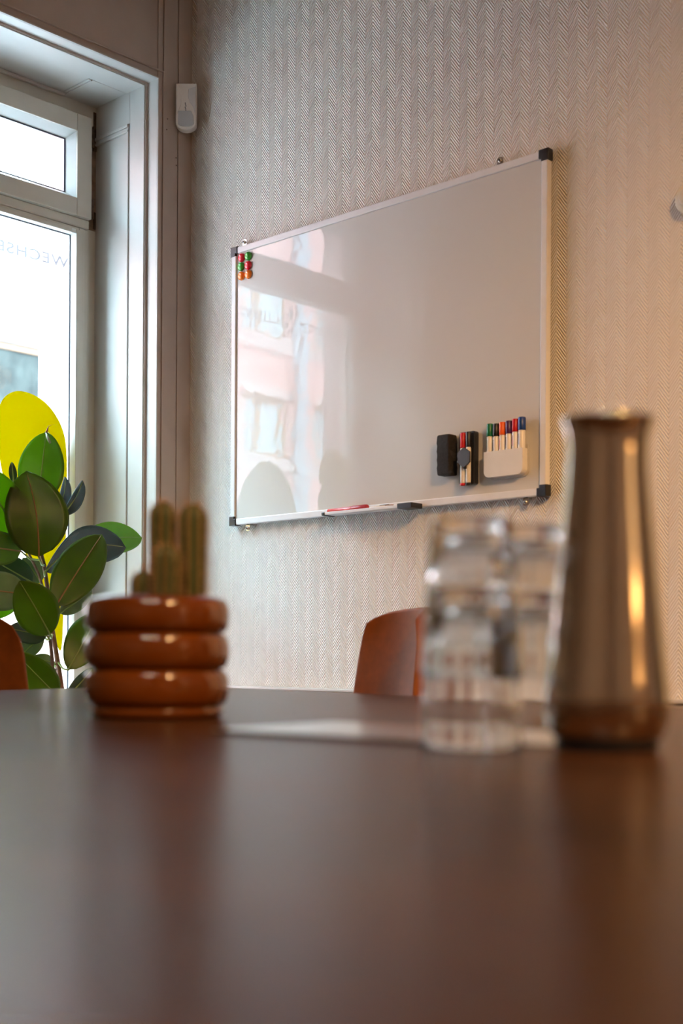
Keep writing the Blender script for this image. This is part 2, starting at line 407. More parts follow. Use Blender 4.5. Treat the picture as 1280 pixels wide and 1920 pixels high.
part('nail_hole', nh, M_MOULD, t2)
# dado rail below the whiteboard
t3 = thing('trim_3', (2.2, 0, 0.7), 'pale dado rail along the foot of the papered wall', kind='structure')
part('rail_board', BX((0.0, -0.022, 0.60), (RX1, -0.001, 0.716), 0.003), M_PAINT, t3)
part('rail_cap', BX((0.0, -0.030, 0.716), (RX1, -0.001, 0.7265), 0.003), M_PAINT, t3)
struct('baseboard_back', BX((0, -0.018, 0), (RX1, -0.001, 0.12), 0.004), M_PAINT)

# ------------------------------------------------------------------ window
w = thing('window_1', (-0.3, -0.72, 1.6), 'white timber window with a tilting upper sash and a tall fixed lower pane', kind='structure')
FY1, FY0 = -0.156, JL
def ring(y0, y1, z0, z1, wd, xf, xb, m, name, root, bev=0.002, vert_full=True):
    part('stile', BX((xb, y1 - wd, z0), (xf, y1, z1), bev), m, root)
    part('stile', BX((xb, y0, z0), (xf, y0 + wd, z1), bev), m, root)
    part('rail', BX((xb, y0 + wd + .0006, z1 - wd), (xf, y1 - wd - .0006, z1), bev), m, root)
    part('rail', BX((xb, y0 + wd + .0006, z0), (xf, y1 - wd - .0006, z0 + wd), bev), m, root)
def slant(y0, y1, z0, z1, wd, xf, xb, m, name, root):
    bm = bmesh.new()
    o = [(y0, z0), (y1, z0), (y1, z1), (y0, z1)]
    i = [(y0 + wd, z0 + wd), (y1 - wd, z0 + wd), (y1 - wd, z1 - wd), (y0 + wd, z1 - wd)]
    A = [bm.verts.new((xf, *q)) for q in o]; B = [bm.verts.new((xb, *q)) for q in i]; C_ = [bm.verts.new((xb, *q)) for q in o]
    for k in range(4):
        j = (k + 1) % 4
        bm.faces.new((A[k], A[j], B[j], B[k])); bm.faces.new((C_[k], B[k], B[j], C_[j])); bm.faces.new((A[k], C_[k], C_[j], A[j]))
    bmesh.ops.recalc_face_normals(bm, faces=bm.faces)
    part(name, bm, m, root)
# outer frame
fr = bmesh.new()
box(fr, (-0.36, FY1 - .05, OZ0), (-0.325, FY1, HZ), .001); box(fr, (-0.36, FY0, OZ0), (-0.325, FY0 + .05, HZ), .001)
box(fr, (-0.36, FY0, 2.655), (-0.318, FY1, HZ), .001)
part('outer_frame', fr, M_SASH, w)
part('mould_stain', BX((-0.3248, FY1 - .05, 2.295), (-0.3232, FY1 - .0005, HZ - .01), 0), mat('damp_brown_stain', (0.23, 0.16, 0.11), .8, noise=.4, nscale=25), w)
part('mould_stain', BX((-0.3232, FY1 - .016, 2.57), (-0.3165, FY1 - .0008, 2.705), .002), M_MOULD, w)
part('mould_stain', BX((-0.3232, FY1 - .012, 2.30), (-0.320, FY1 - .0008, 2.36), .002), M_MOULD, w)
# upper sash
us = thing('upper_sash', (0, 0, 0)); us.parent = w
USY1, USY0, USZ0, USZ1 = -0.207, -1.228, 2.313, 2.659
def sub(root_obj, name):
    o = bpy.data.objects.new(name, None); COL.objects.link(o); o.parent = root_obj; o.empty_display_size = .05; return o
ring(USY0, USY1, USZ0, USZ1, 0.060, -0.275, -0.335, M_SASH, 'upper', us)
ub = max(.01, (USY1 - .0605) - onX(122, 259, -0.315).y)
slant(USY0 + .0605, USY1 - .0605, USZ0 + .0605, USZ1 - .0605, ub, -0.281, -0.316, M_BEAD, 'glazing_bead', us)
slant(USY0 + .060 + ub, USY1 - .060 - ub, USZ0 + .060 + ub, USZ1 - .060 - ub, 0.004, -0.313, -0.317, M_GASKET, 'gasket', us)
part('glass_pane', BX((-0.322, USY0 + .07, USZ0 + .07), (-0.318, USY1 - .07, USZ1 - .07)), M_PANE, us)
for z in (2.60, 2.355):
    hb = bmesh.new(); tube(hb, [(-0.292, -0.196, z - .032), (-0.292, -0.196, z + .032)], 0.008, 10)
    box(hb, (-0.318, -0.206, z - .028), (-0.286, -0.198, z + .028), .002)
    part('hinge', hb, M_MOULD, w, True)
# transom
tb = bmesh.new(); box(tb, (-0.36, FY0 + .05, 2.281), (-0.290, FY1 - .050, 2.3125), .004); part('transom', tb, M_SASH, w)
# lower sash
ls = thing('lower_sash', (0, 0, 0)); ls.parent = w
LZ0 = OZ0 + .012
yg = onX(133, 433, -0.314)          # visible glass edge
mid_y = (FY0 + FY1) / 2
def sym(y): return 2 * mid_y - y
for (ya, yb, zt, xf) in ((-0.190, -0.2060, 2.290, -0.312), (-0.2065, -0.2235, 2.2805, -0.299), (-0.2240, -0.2450, 2.2795, -0.293), (-0.2455, -0.2600, 2.2700, -0.287)):
    ring(sym(ya), ya, LZ0 - (yb - ya) * .0, zt, ya - yb, xf, -0.345, M_SASH, '', ls, .002)
gy, gz = yg.y, yg.z
slant(sym(-0.2605), -0.2605, LZ0 + .02, 2.2605, max(.006, -0.2605 - gy), -0.287, -0.3135, M_BEAD, 'glazing_bead', ls)
wv_ = max(.006, -0.2605 - gy)
slant(sym(-0.2605 - wv_), -0.2605 - wv_, LZ0 + .02 + wv_, 2.2605 - wv_, .003, -0.311, -0.315, M_GASKET, 'gasket', ls)
LY1, LY0, LZ1 = -0.2, sym(-0.2), 2.28
part('glass_pane', BX((-0.322, LY0 + .05, LZ0 + .02), (-0.318, LY1 - .05, LZ1 - .02)), M_PANE, ls)
q = onX(137, 432, -0.29); part('corner_clip', BX((-0.312, q.y - .008, q.z - .009), (-0.286, q.y + .010, q.z + .007), .002), M_BEAD, ls)

# shop lettering on the pane (reads from outside)
def text_mesh(body, size, spacing=1.0, offset=0.0):
    cu = bpy.data.curves.new('t', 'FONT'); cu.body = body; cu.size = size; cu.space_character = spacing; cu.offset = offset
    o = bpy.data.objects.new('t', cu); COL.objects.link(o); bpy.context.view_layer.update()
    dg = bpy.context.evaluated_depsgraph_get(); me = bpy.data.meshes.new_from_object(o.evaluated_get(dg))
    bpy.data.objects.remove(o); return me
def text_bm(body, w_target, h_target, fn, spacing=1.0, offset=0.0, ref=None, thick=None):
    me = text_mesh(body, 1.0, spacing, offset)
    xs = [v.co.x for v in me.vertices]; ys = [v.co.y for v in me.vertices]
    x0, y0, y1 = min(xs), min(ys), max(ys)
    if ref:
        mr = text_mesh(ref, 1.0, spacing, offset); rx = [v.co.x for v in mr.vertices]; wref = max(rx) - min(rx)
    else: wref = max(xs) - x0
    sx = w_target / wref; sy = h_target / (y1 - y0)
    bm = bmesh.new(); bm.from_mesh(me)
    for v in bm.verts: v.co = Vector(fn((v.co.x - x0) * sx, (v.co.y - y0) * sy))
    return bm
XT = -0.3175
a0 = onX(127.5, 492, XT); a1 = onX(-7, 450, XT)
lt = text_bm('WECHSELWILLIG   STUDIO', abs(a0.y - a1.y), 0.036, lambda u, v: (XT, a0.y + 0.002 - u, 2.156 + v - .0175 + (a0.z - 2.1515) * 0), 1.12, 0.010, ref='WECHSE')
part('window_lettering', lt, M_LETTER, w)['label'] = 'pale frosted capital letters on the pane, seen from behind'

# yellow translucent film shapes stuck on the pane
def smooth_closed(pts, n=6):
    out = []; L = len(pts)
    for i in range(L):
        p0, p1, p2, p3 = (Vector(pts[(i + k - 1) % L]) for k in range(4))
        for j in range(n):
            t = j / n
            out.append(tuple(0.5 * ((2 * p1) + (-p0 + p2) * t + (2 * p0 - 5 * p1 + 4 * p2 - p3) * t * t + (-p0 + 3 * p1 - 3 * p2 + p3) * t ** 3)))
    return out
fp = [(33, 733), (62, 740), (88, 758), (108, 785), (120, 815), (124.5, 850), (125, 900), (124, 980), (122, 1060), (119, 1140), (115, 1216), (104, 1205), (84, 1150), (58, 1070), (30, 985), (8, 905), (-3, 845), (-6, 800), (-2, 765), (10, 743)]
fpw = [(onX(x, y, XT).y, onX(x, y, XT).z) for x, y in fp]
o = me_obj('window_film', prism(smooth_closed(fpw, 4), YZ, XT + .0003, XT + .0009), M_FILM)
tag(o, 'large yellow egg-shaped film on the window pane behind the rubber plant', 'window sticker')
eg = [(-0.715 + .185 * math.cos(a), 1.24 + .35 * math.sin(a)) for a in [2 * PI * k / 40 for k in range(40)]]
o = me_obj('window_film', prism(eg, YZ, XT + .0003, XT + .0009), M_FILM)
tag(o, 'broad yellow oval film low on the pane, seen mirrored at the foot of the whiteboard', 'window sticker')
cy, wd2 = -1.09, 0.082
ar = [(cy + wd2, 1.20), (cy + wd2, 1.60)] + [(cy + wd2 * math.cos(a), 1.60 + 0.085 * math.sin(a)) for a in [PI * k / 16 for k in range(1, 16)]] + [(cy - wd2, 1.60), (cy - wd2, 1.20)]
o = me_obj('window_film', prism(ar, YZ, XT + .0003, XT + .0009), M_FILM)
tag(o, 'narrow yellow arch-shaped film on the pane, seen mirrored in the whiteboard', 'window sticker')

# ------------------------------------------------------------------ street and the building opposite
FX = -8.0
g = struct('floor_street', BX((-20, -40, -0.6), (-0.52, 40, -0.3)), M_STREET, 'grey street outside the window')
rows = [(3.24, 3.98), (4.70, 5.52)]
M_GREYR = mat('dimmed_grey_pink_render', (0.150, 0.125, 0.118), 0.9, noise=0.05, nscale=2)  # this and the next two darkened to hold down the facade's overexposure
M_DSTONE = mat('dimmed_stone_sill', (0.17, 0.15, 0.14), 0.85)
M_DFRAME = mat('dimmed_orange_timber', (0.14, 0.065, 0.032), 0.6)
M_TEALPANE = mat('dark_street_window_glass', (0.016, 0.017, 0.015), 0.15, noise=0.5, nscale=6, spec=.10)
M_PALEPANE = mat('street_pane_sky_reflection', (0.55, 0.68, 0.72), 0.3)  # no curtain: pale blue stands in for the sky mirrored in the panes
M_WASHPANE = mat('washed_out_street_pane', (0.15, 0.14, 0.14), 0.4)  # no blind: wall tone put in so the overexposed pane looks washed out
def street_building(ya, yb, ys, mw, mb, mf, label, single):
    b_ = thing('building', (FX, (ya + yb) / 2, -0.3), label, 'building')
    part('wall', BX((FX - 6, ya, -0.3), (FX - 0.12, yb, 7.5)), mw, b_)
    sk = bmesh.new(); zc = [-0.3]
    for a, b in rows: zc += [a, b]
    zc += [7.5]
    for k in range(0, len(zc), 2): box(sk, (FX - .12, ya, zc[k]), (FX, yb, zc[k + 1]))
    for a, b in rows:
        prev = ya
        for y in ys:
            box(sk, (FX - .12, prev, a), (FX, y - .37, b)); prev = y + .37
        box(sk, (FX - .12, prev, a), (FX, yb, b))
    part('facade', sk, mw, b_)
    for ri, (a, b) in enumerate(rows):
        part('string_course', BX((FX - .02, ya, a - .16), (FX + .05, yb, a - .06), .01), mb, b_)
        for yi, y in enumerate(ys):
            f = bmesh.new()
            bars = [(y - .37, y - .31, a, b), (y + .31, y + .37, a, b), (y - .37, y + .37, a, a + .06), (y - .37, y + .37, b - .06, b)]
            if not single: bars.append((y + .06, y + .14, a, b))
            for (y0, y1, z0, z1) in bars: box(f, (FX - .10, y0, z0), (FX - .03, y1, z1), .005)
            fo = part('window', f, mf, b_)
            pm = M_PALEPANE if not single else (M_TEALPANE if ri == 0 else M_WASHPANE)
            part('pane', BX((FX - .09, y - .31, a + .06), (FX - .07, y + (.31 if single else .06), b - .06)), pm, fo)
            if not single: part('pane', BX((FX - .09, y + .14, a + .06), (FX - .07, y + .31, b - .06)), M_SIDEPANE, fo)
            part('sill', BX((FX - .02, y - .42, a - .06), (FX + .07, y + .42, a), .008), mb, b_)
            part('lintel', BX((FX - .02, y - .42, b), (FX + .04, y + .42, b + .12), .008), mb, b_)
    part('cornice', BX((FX - .1, ya, 7.4), (FX + .25, yb, 7.6), .03), mb, b_)
    return b_
bA = street_building(-16, 1.4, [-7.95 + 1.235 * k for k in range(-3, 7)], M_PINK, M_BAND, M_ORANGEW, 'pink rendered building with ochre-framed windows, seen mirrored in the whiteboard', False)
dp = bmesh.new(); tube(dp, [(FX + .10, -8.47, -0.3), (FX + .10, -8.47, 7.4)], .085, 14); part('downpipe', dp, M_PIPE, bA, True)
bB = street_building(1.4, 16, [4.52 + 1.235 * k for k in range(-2, 5)], M_GREYR, M_DSTONE, M_DFRAME, 'overexposed pale building with an orange-framed window, seen through the window pane', True)
part('bright_panel', BX((FX - .02, 1.45, -0.3), (FX + .03, 12, 2.75), .01), M_BAND, bB)['label'] = 'pale panel added at street level to brighten the table reflection'  # bright sheet added for the table's left edge to reflect

# ------------------------------------------------------------------ whiteboard
YB = -0.028
bl, br_ = onY(434.5, 468, YB), onY(1025, 277, YB)
bz0 = (onY(429, 985, YB).z + onY(1024, 928, YB).z) / 2; bz1 = (bl.z + br_.z) / 2
bx0 = (bl.x + onY(431, 984, YB).x) / 2; bx1 = (br_.x + onY(1024, 928, YB).x) / 2
RW = 0.020
wbd = thing('whiteboard', ((bx0 + bx1) / 2, -0.006, bz0), 'large glossy whiteboard in a slim pale frame with black corners on the papered wall', 'whiteboard')
part('writing_surface', BX((bx0 + .008, YB + .006, bz0 + .008), (bx1 - .008, YB + .016, bz1 - .008)), M_BOARD, wbd)
CP = 0.026
for (lo, hi) in (((bx0, YB, bz0 + CP), (bx0 + RW, YB + .020, bz1 - CP)), ((bx1 - RW, YB, bz0 + CP), (bx1, YB + .020, bz1 - CP)),
                 ((bx0 + CP, YB, bz0), (bx1 - CP, YB + .020, bz0 + RW)), ((bx0 + CP, YB, bz1 - RW), (bx1 - CP, YB + .020, bz1))):
    part('frame_rail', BX(lo, hi, .0025), M_ALU, wbd)
for sx, X in ((1, bx0), (-1, bx1)):
    for sz, Z in ((1, bz0), (-1, bz1)):
        bm = bmesh.new()
        L = [(0, 0), (CP + .004, 0), (CP + .004, RW + .002), (RW + .002, RW + .002), (RW + .002, CP + .004), (0, CP + .004)]
        p_ = [(X + sx * (a - .0025), Z + sz * (b - .0025)) for a, b in L]
        part('corner_cap', prism(p_, XZ, YB - .003, YB + .022, .002), M_BLACKP, wbd)
for (x, y, up) in ((460, 446, 1), (939, 291, 1), (466, 987, -1), (987, 940, -1)):
    p = onY(x, y, -0.014)
    z0 = bz1 if up > 0 else bz0
    bm = prism(rrect(p.x - .0095, p.x + .0095, min(z0, z0 + up * .022), max(z0, z0 + up * .022), .006), XZ, -.018, -.014)
    box(bm, (p.x - .008, -.018, z0 - .004), (p.x + .008, -.0005, z0 + .002), .001)
    bk = part('wall_bracket', bm, M_STEEL, wbd)
    s = bmesh.new(); tube(s, [(p.x, -0.014, z0 + up * .013), (p.x, -0.022, z0 + up * .013)], .0055, 14)
    s2 = part('screw', s, M_STEEL, bk, True)
    s = bmesh.new(); tube(s, [(p.x, -0.0221, z0 + up * .013), (p.x, -0.0225, z0 + up * .013)], .0028, 8); part('screw_socket', s, M_BLACKP, bk)
# small maker lettering on the lower rail
q0, q1 = onY(682, 955, YB), onY(699, 952, YB)
part('printed_mark', text_bm('MAGNETIC', q1.x - q0.x, .006, lambda u, v: (q0.x + u, YB - .0004, q0.z - .004 + v)), M_DARKG, wbd)

# pen tray clipped to the lower rail
tx0, tx1 = onY(605, 970, -.07).x, onY(772, 958, -.07).x
TZ = bz0 + .002
tr = thing('pen_tray', ((tx0 + tx1) / 2, -0.05, TZ - .004), 'narrow pale pen tray with black end caps clipped under the whiteboard', 'tray')
bm = bmesh.new(); box(bm, (tx0 + .01, YB - .045, TZ - .005), (tx1 - .01, YB - .0005, TZ - .002), .001); box(bm, (tx0 + .01, YB - .047, TZ - .005), (tx1 - .01, YB - .0445, TZ + .003), .001)
part('tray_ledge', bm, M_ALU, tr)
part('end_cap', BX((tx0, YB - .049, TZ - .007), (tx0 + .012, YB - .0005, TZ + .003), .002), M_BLACKP, tr)
part('end_cap', BX((tx1 - .05, YB - .049, TZ - .008), (tx1 + .004, YB - .0005, TZ + .007), .002), M_BLACKP, tr)

def rod(name, p0, p1, prof, m, root, n=20):
    """prof: list of (t, r) along p0->p1"""
    bm = bmesh.new(); p0, p1 = Vector(p0), Vector(p1)
    tube(bm, [p0 + (p1 - p0) * t for t, r in prof], [r for t, r in prof], n)
    return part(name, bm, m, root, True)
M_RED = mat('red_plastic', (0.62, 0.012, 0.02), 0.3, coat=.3)
rp0 = Vector((onY(613, 966, -.055).x, -0.050, TZ + .008)); rp1 = Vector((onY(687, 956, -.055).x, -0.050, TZ + .008))
rm = thing('marker', tuple((rp0 + rp1) / 2), 'red marker lying on the tray under the whiteboard', 'marker')
d = rp1 - rp0
rod('barrel', rp0, rp0 + d * .62, [(0, .0055), (.02, .0072), (.98, .0080), (1, .0080)], M_RED, rm)
rod('cap', rp0 + d * .625, rp1, [(0, .0092), (.05, .0096), (.93, .0096), (.97, .0088), (1, .007)], mat('dark_red_plastic', (0.40, 0.01, 0.015), 0.3), rm)
M_TAN = mat('tan_plastic', (0.35, 0.22, 0.14), 0.5)
wp0 = Vector((onY(692, 956, -.055).x, -0.052, TZ + .0045)); wp1 = Vector((onY(752, 951, -.055).x, -0.048, TZ + .0045))
wm = thing('pen', tuple((wp0 + wp1) / 2), 'slim white pen with a tan grip lying on the tray beside the red marker', 'pen')
d = wp1 - wp0
rod('barrel', wp0, wp0 + d * .5, [(0, .004), (.03, .005), (1, .005)], M_WHITEP, wm)
rod('clip', wp0 + d * .3 + Vector((0, 0, .0055)), wp0 + d * .58 + Vector((0, 0, .0055)), [(0, .0012), (1, .0018)], M_BLACKP, wm)
rod('grip', wp0 + d * .5, wp0 + d * .75, [(0, .0055), (.5, .006), (1, .005)], M_TAN, wm)
rod('cap', wp0 + d * .75, wp1, [(0, .005), (.8, .005), (1, .003)], M_WHITEP, wm)

# magnets
MG = {'red': mat('magnet_red', (0.70, 0.01, 0.03), 0.2, coat=.5), 'green': mat('magnet_green', (0.03, 0.36, 0.03), 0.2, coat=.5), 'orange': mat('magnet_orange', (0.90, 0.20, 0.01), 0.2, coat=.5)}
YS = YB + .006
labs = [((451, 482.5), 'red', 'glossy red round magnet, top left of the six'), ((463.5, 479.5), 'green', 'glossy green round magnet, top right of the six'),
        ((450, 499.5), 'green', 'glossy green round magnet, middle left of the six'), ((463.3, 497), 'red', 'glossy red round magnet, middle right of the six'),
        ((450.5, 517), 'orange', 'glossy orange round magnet, bottom left of the six'), ((463.5, 514), 'orange', 'glossy orange round magnet, bottom right of the six')]
for (x, y), c, lb in labs:
    p = onY(x, y, YS - .008)
    t_ = thing('magnet', (p.x, YS, p.z), lb + ' on the whiteboard', 'magnet', 'round magnets in the whiteboard corner')
    R_ = .0142
    pr = [(0.0001, 0.0126), (R_ * .4, .0124), (R_ * .7, .0112), (R_ * .88, .0088), (R_ * .97, .0055), (R_, .0030), (R_, .0014)]
    bm = lathe(list(reversed(pr)), n=24); bmesh.ops.rotate(bm, verts=bm.verts, cent=(0, 0, 0), matrix=Matrix.Rotation(PI / 2, 3, 'X'))
    bmesh.ops.translate(bm, verts=bm.verts, vec=(p.x, YS, p.z)); part('cap', bm, MG[c], t_, True)
    bm = lathe([(.0001, 0), (R_ * .9, 0), (R_ * .9, .0016)], n=24); bmesh.ops.rotate(bm, verts=bm.verts, cent=(0, 0, 0), matrix=Matrix.Rotation(PI / 2, 3, 'X'))
    bmesh.ops.translate(bm, verts=bm.verts, vec=(p.x, YS, p.z)); part('magnet_disc', bm, M_DARKG, t_)

# black foam eraser
p0, p1 = onY(817.5, 817, YS - .038), onY(842, 889, YS - .038)
er = bmesh.new(); box(er, (p0.x, YS - .038, p1.z), (p1.x, YS, p0.z + .002), .006, 3)
for v in er.verts: v.co.x += .0012 * math.sin(v.co.z * 210); v.co.z += .001 * math.sin(v.co.x * 300)
bmesh.ops.subdivide_edges(er, edges=[e for e in er.edges if abs(e.verts[0].co.z - e.verts[1].co.z) > .05], cuts=12)
for v in er.verts: v.co.x += .0011 * math.sin(v.co.z * 260 + v.co.y * 90)
et = thing('eraser', ((p0.x + p1.x) / 2, YS, p1.z), 'worn black foam eraser stuck on the whiteboard left of the pens', 'eraser')
part('foam_block', er, M_BLACKF, et)
part('magnet_plate', BX((p0.x + .004, YS - .0018, p1.z + .004), (p1.x - .004, YS - .0002, p0.z - .004)), M_DARKG, et)

# black eraser-holder with two markers and a hexagonal clip
p0, p1 = onY(859.5, 811, YS - .022), onY(888, 907, YS - .022)
ht = thing('marker_holder', ((p0.x + p1.x) / 2, YS, p1.z), 'slim black magnetic marker holder with a hexagonal clip, beside the eraser', 'marker holder')
HX0, HX1 = p0.x, p1.x
part('backplate', prism(rrect(HX0, HX1, p1.z, p0.z, .006), XZ, YS - .020, YS - .0002, .002), M_BLACKP, ht)
hx, hz = onY(871, 858, YS - .04).x, onY(871, 858, YS - .04).z
part('hexagon_clip', prism([(hx + .0245 * math.cos(math.radians(30 + 60 * k)), hz + .0275 * math.sin(math.radians(30 + 60 * k))) for k in range(6)], XZ, YS - .046, YS - .041, .001), M_DARKG, ht)
part('clip_stem', BX((hx - .004, YS - .041, hz - .03), (hx + .004, YS - .02, hz + .012), .001), M_BLACKP, ht)
capm = {'green': (0.0, 0.16, 0.075), 'black': (0.012, 0.010, 0.014), 'orange': (0.88, 0.12, 0.005), 'purple': (0.07, 0.02, 0.12), 'red': (0.55, 0.005, 0.015), 'blue': (0.005, 0.045, 0.24)}
CM = {k: mat('cap_' + k, v, 0.38) for k, v in capm.items()}
def marker(x, y, z0, z1, r, col, label, group, capfrac, up=True, tailm=None, text=False):
    t_ = thing('marker', (x, y, z0), label, 'marker', group)
    L = z1 - z0; zc_ = z1 - capfrac * L
    b = bmesh.new(); tube(b, [(x, y, z0), (x, y, z0 + .003), (x, y, zc_ - .004), (x, y, zc_ + .001)], [r * .8, r * .93, r * .93, r * .80], 18); part('barrel', b, M_WHITEP, t_, True)
    b = bmesh.new(); tube(b, [(x, y, zc_), (x, y, zc_ + .001), (x, y, z1 - .002), (x, y, z1)], [r * .95, r, r * .98, r * .86], 18); part('cap', b, CM[col], t_, True)
    if tailm: b = bmesh.new(); tube(b, [(x, y, z0 - .006), (x, y, z0 - .004), (x, y, z0 + .0005)], [r * .6, r * .9, r * .95], 16); part('end_plug', b, CM[col], t_, True)
    if text:
        b = bmesh.new()
        for k in range(9):
            zz = zc_ - .012 - k * .0032
            a_ = -PI / 2 - .35
            box(b, (x + r * .93 * math.cos(a_) - .0016, y + r * .93 * math.sin(a_) - .0003, zz), (x + r * .93 * math.cos(a_) + .0012 * random.random(), y + r * .93 * math.sin(a_) + .0003, zz + .0018))
        part('printed_text', b, CM[col], t_)
    return t_
mx = onY(866.5, 812, YS - .03); mz0 = onY(872, 909, YS - .03)
r_ = .0078
marker(hx - .0145, YS - .0295, mz0.z + .004, mx.z, r_, 'red', 'white marker with red cap clipped upright in the black holder', 'markers in the black holder', .30, tailm=True)
marker(hx + .0045, YS - .0295, mz0.z + .004, mx.z + .001, r_, 'black', 'white marker with black cap clipped upright in the black holder', 'markers in the black holder', .30, tailm=True)

# white box holding six markers
FD = .027
p0, p1 = onY(906.3, 853, YS - FD), onY(979, 892, YS - FD)
wz1 = (onY(907, 850, YS - FD).z + onY(977, 837, YS - FD).z) / 2; wz0 = (onY(914, 897, YS - FD).z + onY(970, 888, YS - FD).z) / 2
bt = thing('pen_box', ((p0.x + p1.x) / 2, YS, wz0), 'white plastic box with rounded lower corners holding six markers', 'marker holder')
part('front_shell', prism(rrect(p0.x, p1.x, wz0, wz1, .017, corners=(0, 0, 1, 1)), XZ, YS - FD, YS - FD + .003, .001), M_WHITEP, bt)
bm = bmesh.new(); ol = rrect(p0.x + .001, p1.x - .001, wz0 + .001, wz1, .016, corners=(0, 0, 1, 1)); il = rrect(p0.x + .003, p1.x - .003, wz0 + .003, wz1, .014, corners=(0, 0, 1, 1))
A = [[bm.verts.new((u, yy, v)) for u, v in o_] for o_, yy in ((ol, YS - FD + .002), (ol, YS - .004), (il, YS - .004), (il, YS - FD + .002))]
n_ = len(ol)
for k in range(1, n_ - 1 + 1):
    a, b = k, (k + 1) % n_
    if k == n_ - 1 and b == 0: pass
    for s_ in range(4):
        bm.faces.new((A[s_][a], A[s_][b], A[(s_ + 1) % 4][b], A[(s_ + 1) % 4][a])) if not (a == 0 and b == 1) else None
bmesh.ops.recalc_face_normals(bm, faces=bm.faces)
part('side_wall', bm, M_WHITEP, bt)
part('back_plate', prism(rrect(p0.x - .002, p1.x + .003, wz0 - .004, wz1 + .012, .018, corners=(0, 0, 1, 1)), XZ, YS - .004, YS - .0002, .001), mat('translucent_back', (0.52, 0.50, 0.46), .3), bt)
cols = ['green', 'black', 'orange', 'purple', 'red', 'blue']
tops = [(912, 795), (925, 794.5), (936, 792), (947.5, 789.5), (958.5, 786), (971, 782.5)]
for k, (c, (x, y)) in enumerate(zip(cols, tops)):
    mr_ = .0093 if k < 5 else .0105
    q = onY(x, y, YS - .020)
    xx = p0.x + .0115 + k * (p1.x - p0.x - .0225) / 5
    marker(xx, YS - .0150, wz0 + .010, q.z, mr_, c, 'white marker with %s cap standing in the white box' % c, 'six markers in the white box', .034 / (q.z - wz0 - .010), text=True)

# ------------------------------------------------------------------ motion sensor in the corner
A_ = at(350, 205, 4.27)
sr = thing('motion_sensor', (0.03, -0.03, at(350, 205, 4.27).z), 'small white alarm motion sensor mounted high in the room corner', 'motion sensor')
sc_ = 4.27 / F_PX
hw, zt_, zb_ = 19.2 * sc_, at(350, 161.5, 4.27).z, at(350, 248, 4.27).z
def SEN(u, v, d):  # u right, d towards camera
    p = A_ + RGT * u + UP * (v - A_.z) - FWD * d
    return (p.x, p.y, v)
out = [(-hw, zt_), (hw, zt_)] + [(hw * .99, zb_ + .028)] + [(hw * math.cos(a), zb_ + .024 + .024 * math.sin(a)) for a in [-PI * k / 14 for k in range(1, 14)]] + [(-hw * .99, zb_ + .028)]
part('housing', prism(out, SEN, -.012, .022, .003), M_WHITEP, sr)
M_SENS = mat('sensor_facet_grey', (0.62, 0.62, 0.63), .35); M_LENS = mat('sensor_lens_grey', (0.50, 0.53, 0.55), .25)
fac = [(-hw * .93, zt_ - .004), (-hw * .55, zt_ - .022), (-hw * .42, zt_ - .042), (-hw * .5, zt_ - .075), (-hw * .88, zt_ - .105)]
part('side_facet', prism(fac, SEN, .021, .026, .001), M_WHITEP, sr)
fac = [(hw * .93, zt_ - .012), (hw * .93, zb_ + .045), (hw * .7, zb_ + .075), (hw * .35, zb_ + .092), (hw * .2, zt_ - .045), (hw * .25, zt_ - .02)]
part('side_facet', prism(fac, SEN, .021, .0255, .001), M_SENS, sr)
ln = [(-hw * .74, zb_ + .062), (hw * .5, zb_ + .062), (hw * .72, zb_ + .045), (hw * .78, zb_ + .02)] + [(hw * .75 * math.cos(a), zb_ + .018 + .008 * math.sin(a)) for a in [-PI * k / 8 for k in range(1, 8)]] + [(-hw * .78, zb_ + .02)]
part('detector_lens', prism(ln, SEN, .021, .0245, .001), M_LENS, sr)
b = bmesh.new()
for k in range(6):
    v0 = A_.z + (205 - 198) * sc_ - k * .0046
    x_ = -.002 + .0009 * (k % 3)
    P_ = [SEN(x_ - .0022, v0, .0228), SEN(x_ + .0022 - .0012 * (k % 2), v0, .0228), SEN(x_ + .0022, v0 - .0034, .0228), SEN(x_ - .0018, v0 - .0034, .0228)]
    b.faces.new([b.verts.new(p) for p in P_])
part('printed_mark', b, M_BLACKP, sr)

# cream round wall fitting cut by the right edge of the frame
q = onY(1296, 372, -.01)
tt = thing('wall_thermostat', (q.x, 0, q.z), 'cream round thermostat on the papered wall at the right edge', 'thermostat')
bm = lathe([(.036, 0), (.038, .004), (.038, .020), (.034, .027), (.020, .029), (.0001, .029)], n=40); bmesh.ops.rotate(bm, verts=bm.verts, cent=(0, 0, 0), matrix=Matrix.Rotation(PI / 2, 3, 'X'))
bmesh.ops.translate(bm, verts=bm.verts, vec=(q.x, 0, q.z)); part('casing', bm, mat('cream_plastic', (0.66, 0.58, 0.42), .4), tt, True)
bm = lathe([(.022, .028), (.0225, .033), (.018, .037), (.0001, .037)], n=30); bmesh.ops.rotate(bm, verts=bm.verts, cent=(0, 0, 0), matrix=Matrix.Rotation(PI / 2, 3, 'X'))
bmesh.ops.translate(bm, verts=bm.verts, vec=(q.x, 0, q.z)); part('dial', bm, mat('cream_dial', (0.60, 0.53, 0.40), .4), tt, True)

